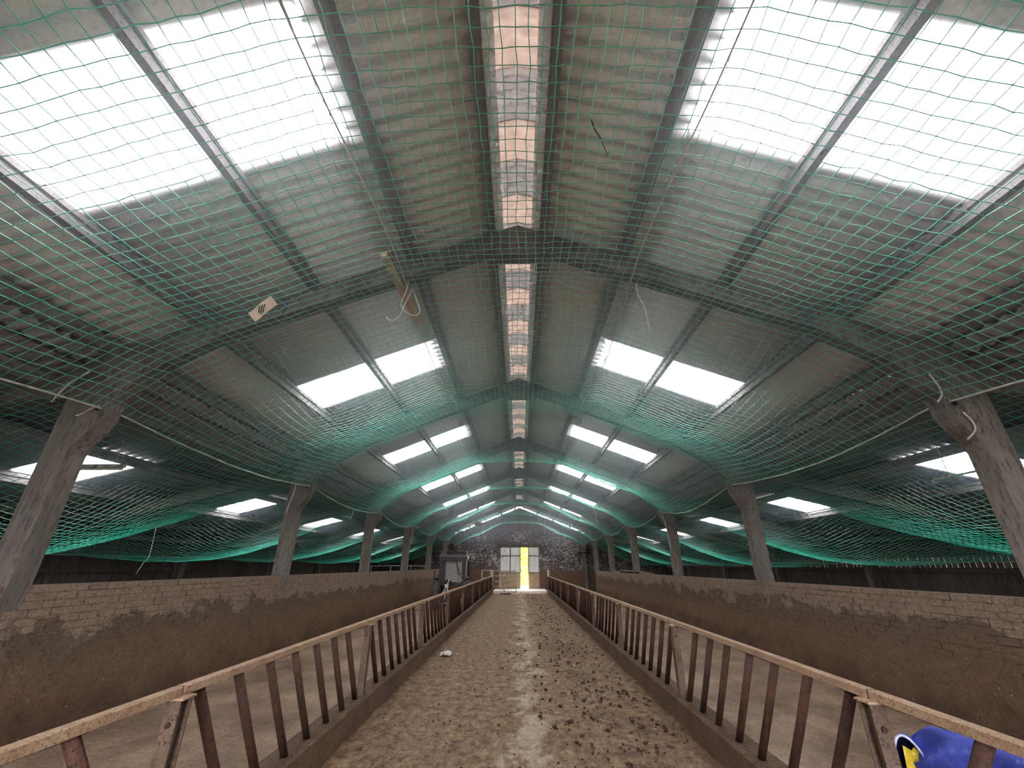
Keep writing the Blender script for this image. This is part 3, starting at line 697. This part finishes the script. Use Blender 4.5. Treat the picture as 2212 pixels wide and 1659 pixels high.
# ------------------------------------------------------------------ small things on the net
def make_net_litter():
    a = Vector((-1.59, 3.85, 4.985)); b = Vector((-1.44, 5.05, 4.80))
    d = (b - a).normalized(); sx = d.cross(Vector((0, 0, 1))).normalized(); up = sx.cross(d)
    m = MB(); vs = []
    prof = [(-.03, -.02), (-.02, -.03), (.02, -.03), (.03, -.02), (.03, .02), (.02, .03), (-.02, .03), (-.03, .02)]
    for p, k in ((a, 1), (a + d * .5, .96), (b, .92)):
        vs += [p + sx * q * k * 1.35 + up * w * k * 1.35 for q, w in prof]
    fs = [tuple(range(8))[::-1], tuple(range(16, 24))] + [(r * 8 + i, r * 8 + (i + 1) % 8, (r + 1) * 8 + (i + 1) % 8, (r + 1) * 8 + i) for r in range(2) for i in range(8)]
    tag(m.add(vs, fs).build('wooden_batten', 'batten_wood'), 'pale wooden batten lying on the net left of the ridge', 'batten')
    # paper tag
    root = tag(empty('paper_tag', (-2.76, 3.70, 4.155), R(54)), 'cream paper tag with dark scrawl caught on the net', 'paper')
    ly = Vector((.80, -.28, .53)).normalized(); lx = Vector((-.55, -.40, .62)); lx = (lx - ly * lx.dot(ly)).normalized(); lz = lx.cross(ly)
    root.rotation_euler = Matrix((lx, ly, lz)).transposed().to_euler(); root.location = (-2.82, 3.80, 4.2)
    pm = MB(); n = 7
    vs = [(x, -.16 + .32 * i / (n - 1), .005 * math.sin(i * 1.4)) for i in range(n) for x in (-.058, .058)]
    vs += [(x, y, z + .003) for x, y, z in vs]; fs = []
    for i in range(n - 1): fs += [(2 * i, 2 * i + 1, 2 * i + 3, 2 * i + 2), (2 * n + 2 * i, 2 * n + 2 * i + 2, 2 * n + 2 * i + 3, 2 * n + 2 * i + 1)]
    pm.add(vs, fs).build('sheet', 'thin_paper', root)
    for x0, y0, x1, y1 in ((-.03, -.05, .03, .03), (-.035, -.02, .02, .055), (-.01, -.06, .04, .0)):
        MB().tube([(x0, y0, -.006), ((x0 + x1) / 2 + .006, (y0 + y1) / 2, -.007), (x1, y1, -.006)], .005, 5).build('scrawl', 'black', root)
    tag(MB().tube([(.60, 2.22, 4.93), (.66, 2.34, 4.95), (.70, 2.38, 4.94), (.80, 2.55, 4.93)], [.006, .007, .006, .004], 6).build('twig', 'black', None, True), 'dark thin twig lying on the net right of the ridge', 'twig')
    for nm, c, n, sp, lab in (('straw_clump', (-2.6, 27.0, 4.0), 160, .3, 'clump of dry straw caught in the far left net'),):
        V = []; F = []
        for i in range(n):
            p = np.array(c) + rng.normal(0, sp * .45, 3) * (1, .8, .35); q = rng.normal(size=3); q /= np.linalg.norm(q); w = np.cross(q, rng.normal(size=3)); w /= np.linalg.norm(w)
            k = len(V); V += [p - q * .12 - w * .012, p - q * .12 + w * .012, p + q * .12 + w * .012, p + q * .12 - w * .012]; F.append((k, k + 1, k + 2, k + 3))
        tag(put(nm, np_mesh(nm, np.array(V), np.array(F), 'straw', False)), lab, 'straw', kind='stuff')
make_net_litter()

# ------------------------------------------------------------------ litter on the floor
def make_floor_litter():
    ico = [(0, 0, -1), (.72, -.53, -.45), (-.28, -.85, -.45), (-.89, 0, -.45), (-.28, .85, -.45), (.72, .53, -.45), (.28, -.85, .45), (-.72, -.53, .45), (-.72, .53, .45), (.28, .85, .45), (.89, 0, .45), (0, 0, 1)]
    fi = [(0, 1, 2), (1, 0, 5), (0, 2, 3), (0, 3, 4), (0, 4, 5), (1, 5, 10), (2, 1, 6), (3, 2, 7), (4, 3, 8), (5, 4, 9), (1, 10, 6), (2, 6, 7), (3, 7, 8), (4, 8, 9), (5, 9, 10), (6, 10, 11), (7, 6, 11), (8, 7, 11), (9, 8, 11), (10, 9, 11)]
    ico = np.array(ico); fi = np.array(fi); V = []; F = []; o = 0
    def clods(n, xm, xs, y0, y1, r0, r1):
        nonlocal o
        for _ in range(n):
            x = rng.normal(xm, xs); y = y0 + (y1 - y0) * rng.random() ** 1.3; r = r0 + (r1 - r0) * rng.random() ** 3
            if abs(x) > 1.68: continue
            V.append(ico * r * rng.uniform(.7, 1.2, (12, 3)) * (1.2, 1.2, .7) + (x, y, r * .3 + .01)); F.append(fi + o); o += 12
    clods(1500, .95, .42, 2.5, 28, .005, .028); clods(1200, -.5, .7, 2.5, 28, .004, .014)
    for cx, cy in ((.55, 5.6), (1.15, 5.0), (1.3, 7.0), (1.55, 6.6), (.75, 6.8), (1.2, 4.2), (1.5, 5.6), (.9, 8.6)):
        for _ in range(15): 
            x, y = rng.normal(cx, .16), rng.normal(cy, .16); r = .008 + .02 * rng.random() ** 2
            if abs(x) < 1.68: V.append(ico * r * rng.uniform(.7, 1.2, (12, 3)) * (1.2, 1.2, .75) + (x, y, r * .3 + .01)); F.append(fi + o); o += 12
    tag(put('dung_clods', np_mesh('dung_clods', np.concatenate(V), np.concatenate(F), 'clod', True)), 'dark crumbled dung clods strewn over the feed passage', 'dung', kind='stuff')
    N = 13000
    x = np.clip(rng.normal(0, 1.0, N), -1.66, 1.66); e = rng.random(N) < .45; x = np.where(e, np.sign(x) * rng.uniform(.9, 1.68, N), x); y = 2.4 + 24 * rng.random(N) ** 1.8; L = rng.uniform(.006, .026, N); a = rng.uniform(0, math.pi, N); w = .0018
    dx, dy = np.cos(a) * L, np.sin(a) * L; px, py = -np.sin(a) * w, np.cos(a) * w; z = rng.uniform(.02, .035, N)
    V = np.stack([np.stack([x - dx + px, y - dy + py, z], -1), np.stack([x - dx - px, y - dy - py, z], -1), np.stack([x + dx - px, y + dy - py, z + .008], -1), np.stack([x + dx + px, y + dy + py, z + .008], -1)], 1).reshape(-1, 3)
    tag(put('loose_straw', np_mesh('loose_straw', V, np.arange(4 * N).reshape(-1, 4), 'straw', False)), 'loose chopped straw scattered over the feed passage', 'straw', kind='stuff')
    # crumpled white scrap
    n = 9; U, W = np.meshgrid(np.linspace(-1, 1, n), np.linspace(-1, 1, n), indexing='ij')
    Z = .05 + .045 * vnoise(U * 3, W * 3, 2) + .02 * rng.normal(size=U.shape) - .03 * (U ** 2 + W ** 2) * .5
    m = grid_mesh('plastic_scrap', np.stack([U * .1, W * .13, np.maximum(Z, .02)], -1), n, n, 'white_paint', False)
    tag(put('plastic_scrap', m, None, (-1.45, 9.45, 0)), 'crumpled white plastic scrap on the left of the passage', 'scrap')
    root = tag(empty('straw_stalks', (.73, 8.2, .03)), 'few pale crossed stalks on the right of the passage', 'straw')
    for i in range(9):
        a = rng.uniform(0, 6.28); x, y = rng.normal(0, .09, 2); MB().tube([(x - .07 * math.cos(a), y - .07 * math.sin(a), 0), (x, y, .01), (x + .07 * math.cos(a), y + .07 * math.sin(a), .004)], .006, 4).build('stalk', 'straw', root)
    tag(MB().prism([(-.35, -.08), (.1, -.12), (.3, .02), (.05, .1), (-.3, .08)], .0, .05, axis='Z').build('dark_offcut', 'black'), 'dark flat board offcut on the floor before the gate', 'board').location = (-.85, 28.3, .02)
make_floor_litter()

# ------------------------------------------------------------------ tractor
def make_tractor():
    T = tag(empty('tractor', (-2.93, 20.0, PENZ), R(-2)), 'old dark cab tractor parked at the far end of the left pen', 'tractor')
    def wheel(name, x, y, r, w, label=None):
        root = put(name, MB().lathe([(r * .56, -w / 2), (r * .9, -w / 2), (r * .965, -w * .36), (r * .975, 0), (r * .965, w * .36), (r * .9, w / 2), (r * .56, w / 2)], (0, 0, 0), 28).mesh('tyre', 'tyre', True), T, (x, y, r))
        MB().lathe([(.02, -w * .2), (r * .57, -w * .3), (r * .6, w * .3), (.02, w * .15)], (0, 0, 0), 20).build('rim', 'tractor_cream', root, True)
        lg = MB(); n = 20
        for k in range(n):
            for sd in (-1, 1):
                a = 2 * math.pi * (k + (.25 if sd > 0 else -.25) * 1) / n
                pts = []
                for t, da in ((.06, -.12), (.5, .12)):
                    for rad in (r * .93, r * 1.0):
                        for th in (-.035, .035): pts.append((sd * w * t, rad * math.cos(a + da + th), rad * math.sin(a + da + th)))
                lg.add(pts, [(0, 1, 3, 2), (4, 6, 7, 5), (0, 4, 5, 1), (2, 3, 7, 6), (0, 2, 6, 4), (1, 5, 7, 3)])
        lg.build('tread', 'tyre', root)
    for s in (-1, 1):
        wheel('rear_wheel', s * .66, 0, .61, .3); wheel('front_wheel', s * .58, 1.85, .36, .18)
        # fender arc
        m = MB(); N = 10; rr = .68
        ang = [R(15 + 100 * i / N) for i in range(N + 1)]
        P = [(rr * math.cos(a), rr * math.sin(a) + .61) for a in ang] + [((rr - .025) * math.cos(a), (rr - .025) * math.sin(a) + .61) for a in ang[::-1]]
        x0, x1 = sorted((s * .48, s * .74)); m2 = MB()
        q = len(P)
        vs = [(x, p, z) for x in (x0, x1) for p, z in P]; fs = [(i, (i + 1) % q, q + (i + 1) % q, q + i) for i in range(q)]
        fs += [(i, i + 1, q - 2 - i, q - 1 - i) for i in range(N)] + [(q + i, q + q - 1 - i, q + q - 2 - i, q + i + 1) for i in range(N)]
        m2.add(vs, fs).build('fender', 'tractor_dark' if s < 0 else 'tractor_dark', T)
    MB().tube([(-.6, 0, .61), (.6, 0, .61)], .11, 10).build('rear_axle', 'tractor_red', T, True)
    MB().prism([(-.22, .38), (.22, .38), (.26, .62), (.2, .9), (-.2, .9), (-.26, .62)], -.3, 1.0).build('gearbox', 'tractor_red', T)
    MB().prism([(-.27, .55), (.27, .55), (.29, 1.0), (.2, 1.12), (-.2, 1.12), (-.29, 1.0)], 1.0, 2.25).build('bonnet', 'tractor_red', T)
    MB().tube([(-.55, 1.85, .36), (.55, 1.85, .36)], .05, 8).build('front_axle', 'tractor_dark', T)
    MB().tube([(.12, 1.4, 1.1), (.12, 1.4, 1.75)], .03, 8).build('exhaust', 'tractor_dark', T)
    # cab
    cab = MB().box((-.56, -.28, .95), (.56, -.2, 1.12)).build('cab', 'tractor_dark', T)
    for x in (-.52, .54):
        for y, z1 in ((-.28, 2.04), (.95, 2.04)):
            MB().prism([(x - .05, y - .05), (x + .05, y - .05), (x + .05, y + .05), (x - .05, y + .05)], .55, z1, axis='Z').build('cab_post', 'tractor_dark', cab)
        MB().box((x - .03, -.28, 1.9), (x + .03, .95, 2.0)).build('side_header', 'tractor_dark', cab)
        MB().box((x - .015, -.2, .95), (x + .015, .9, 1.25)).build('side_panel', 'tractor_dark' if x < 0 else 'tractor_cream', cab)
    MB().box((.565, -.22, 1.25), (.59, -.02, 1.96)).build('door_edge', 'tractor_cream', cab)
    MB().box((-.6, -.34, 1.93), (.6, -.24, 2.08)).build('rear_header', 'tractor_dark', cab)
    MB().prism([(-.34, 2.04), (1.05, 2.04), (1.02, 2.13), (.4, 2.17), (-.28, 2.13)], -.62, .62, axis='X').build('cab_roof', 'tractor_dark', T)
    MB().prism([(-.2, 2.0), (.0, 2.0), (.0, 2.14), (-.2, 2.12)], .56, .68, axis='X').build('roof_corner_lamp', 'tractor_cream', T)
    wnd = MB(); P = [(-.29, 1.2), (-.25, 1.14), (.36, 1.08), (.40, 1.14), (.40, 1.86), (.36, 1.9), (-.24, 1.9), (-.28, 1.86)]
    wnd.prism(P, -.27, -.26).build('rear_window', 'cab_glass', T)
    MB().box((-.5, -.29, 1.05), (-.31, -.25, 1.95)).build('rear_quarter_panel', 'tractor_dark', T)
    fr = MB()
    for i in range(8):
        a, b = P[i], P[(i + 1) % 8]; fr.tube([(a[0], -.28, a[1]), (b[0], -.28, b[1])], .014, 6)
    fr.build('window_seal', 'galvanised', T)
    MB().tube([(.12, -.3, 1.95), (.34, -.3, 1.35)], .022, 6).build('wiper_arm', 'tractor_dark', T)
    MB().box((-.24, .1, .95), (.24, .5, 1.03)).build('seat', 'black', T); MB().prism([(.42, 1.03), (.5, 1.03), (.56, 1.45), (.5, 1.45)], -.22, .22, axis='X').build('seat_back', 'black', T)
    st = MB(); st.tube([(.2 * math.cos(a * math.pi / 8), 1.0 + .08 * math.sin(a * math.pi / 8), 1.4 + .18 * math.sin(a * math.pi / 8)) for a in range(17)], .015, 6).build('steering_wheel', 'black', T)
    rk = MB()
    for y in (-.2, .4, .9): rk.tube([(-.42, y, 2.16), (-.42, y, 2.30), (.36, y, 2.30), (.36, y, 2.16)], .018, 6)
    for x in (-.42, .36): rk.tube([(x, -.25, 2.3), (x, .95, 2.3)], .018, 6)
    rk.build('roof_rack', 'tractor_dark', T)
    # linkage with the white A-frame
    MB().box((-.2, -.42, .7), (-.06, -.3, 1.18)).build('hydraulic_column', 'tractor_dark', T)
    for x in (-.3, .3): MB().tube([(x * .8, -.2, .5), (x * 1.2, -.95, .42)], .03, 6).build('lift_arm', 'tractor_red', T)
    A = put('hitch_frame', MB().tube([(-.1, -.95, .95), (-.42, -.98, .3)], .026, 6).mesh('hitch_frame', 'white_paint'), T)
    for a, b in (((-.1, -.95, .95), (.24, -.98, .3)), ((-.12, -.93, .95), (-.17, -.9, .3)), ((-.06, -.93, .95), (-.02, -.9, .3)), ((-.42, -.98, .32), (.24, -.98, .32))):
        MB().tube([a, b], .026, 6).build('hitch_strut', 'white_paint', A)
    MB().box((-.16, -1.0, .9), (-.02, -.88, 1.02)).build('hitch_head', 'white_paint', A)
    MB().tube([(-.07, -.9, 1.0), (-.05, -.6, 1.2)], .018, 6).build('top_link', 'white_paint', T)
    MB().box((-.84, -.1, 1.15), (-.79, -.05, 1.55)).build('mirror_bracket', 'tractor_dark', T)
    MB().box((.62, -.22, .78), (.67, -.17, 1.1)).build('grab_handle', 'tractor_cream', T)
make_tractor()

# ------------------------------------------------------------------ blue coat hung on the right barrier
def make_coat():
    root = tag(empty('work_coat', (1.95, 2.17, .94)), 'blue work coat with yellow lining hung on the right barrier rail', 'coat')
    # body: sheet hanging from the rail, folded, bulging to the pen side and running towards the camera
    nu, nv = 40, 36
    U, W = np.meshgrid(np.linspace(0, 1, nu), np.linspace(0, 1, nv), indexing='ij')   # U along -y, W round the tube
    a = W * 2 * math.pi
    rad = .085 + .17 * np.clip(U * 3.0, 0, 1) ** .8 + .05 * np.clip(U * 1.4 - .3, 0, 1)
    fold = .018 * np.sin(5 * a + 7 * U) + .013 * np.sin(9 * a - 10 * U) + .014 * np.sin(13 * U + 3 * a) + .008 * np.sin(17 * a + 14 * U)
    rr = rad + fold * (.8 + 1.2 * U)
    cy = .46 - 1.05 * U; cz = -.285 + .02 * np.sin(U * 5) - .06 * U; cx = .0 + .08 * U
    X = cx + .55 * rr * np.sin(a); Z = cz + rr * np.cos(a) * 1.15
    Z = np.minimum(Z, -.03 - .01 * np.sin(9 * U)); Y = cy + .05 * np.cos(a) + .02 * np.sin(3 * a + 2)
    V = np.stack([X, Y, Z], -1)
    put('coat_body', grid_mesh('coat_body', V, nu, nv, 'coat_blue'), root)
    for u0, du, ph in ((10, 9, .9), (16, 12, 2.2), (24, 8, 1.2)):              # pale stitched seams following the folds
        seam = [tuple(V[min(u0 + int(du * t / 14), nu - 1), int((.55 + .028 * t + .02 * ph) * nv) % nv] + np.array([-.004, 0, .002])) for t in range(14)]
        MB().tube(seam, .0035, 4).build('seam', 'coat_white', root, True)
    # hood opening turned towards the passage: navy outside, yellow inside, white piping
    hood = Vector((-.085, .395, -.24)); n = Vector((-.62, -.72, .18)).normalized(); e1 = n.cross(Vector((0, 0, 1))).normalized(); e2 = e1.cross(n)
    def ring(k, d, sx=.062, sy=.135): return [hood + e1 * (sx * k * math.cos(t)) + e2 * (sy * k * math.sin(t) + .012 * math.sin(2 * t)) - n * d for t in [2 * math.pi * i / 28 for i in range(29)]]
    g = lambda nm, rings, m: put(nm, grid_mesh(nm, np.array([[tuple(p) for p in r] for r in rings]), len(rings), 29, m), root)
    g('hood_inside', [ring(1, 0), ring(.9, .05), ring(.6, .085), ring(.05, .095)], 'coat_navy')
    g('hood_outside', [ring(1.02, -.003), ring(1.08, .04), ring(.9, .11), ring(.3, .14)], 'coat_blue')
    MB().tube(ring(1.02, -.004)[0:20], .006, 6).build('hood_piping', 'coat_white', root, True)
    st = []
    for x0, x1, sh in ((-.040, -.018, .0), (-.008, .022, .006)):
        st.append([hood + e1 * x0 + e2 * (.085 - .22 * q / 8) - n * (.03 - sh) for q in range(9)]); st.append([hood + e1 * (x1 + .02 * q / 8) + e2 * (.10 - .235 * q / 8) - n * (.02 - sh) for q in range(9)])
    put('yellow_lining', grid_mesh('yellow_lining', np.array([[tuple(p) for p in r] for r in st]), 4, 9, 'coat_yellow'), root)
make_coat()

# ------------------------------------------------------------------ scattering volume added under the roof to imitate lens glow
def make_glow_volume():
    m = bpy.data.materials.new('glow_volume'); m.use_nodes = True; t = m.node_tree; t.nodes.remove(t.nodes['Principled BSDF'])
    v = t.nodes.new('ShaderNodeVolumeScatter'); v.inputs['Density'].default_value = .02; v.inputs['Anisotropy'].default_value = .74; v.inputs['Color'].default_value = (.80, .81, 1, 1)
    t.links.new(v.outputs[0], t.nodes['Material Output'].inputs['Volume']); MATS['glow_volume'] = m
    tag(MB().box((-11.2, YB + .02, 2.75), (11.2, 35.1, 6.4)).build('glow_volume', 'glow_volume'), 'thin bluish scattering volume added for the lens glow round the rooflights', 'glow_volume', kind='stuff')
    SC.cycles.volume_bounces = 0
make_glow_volume()
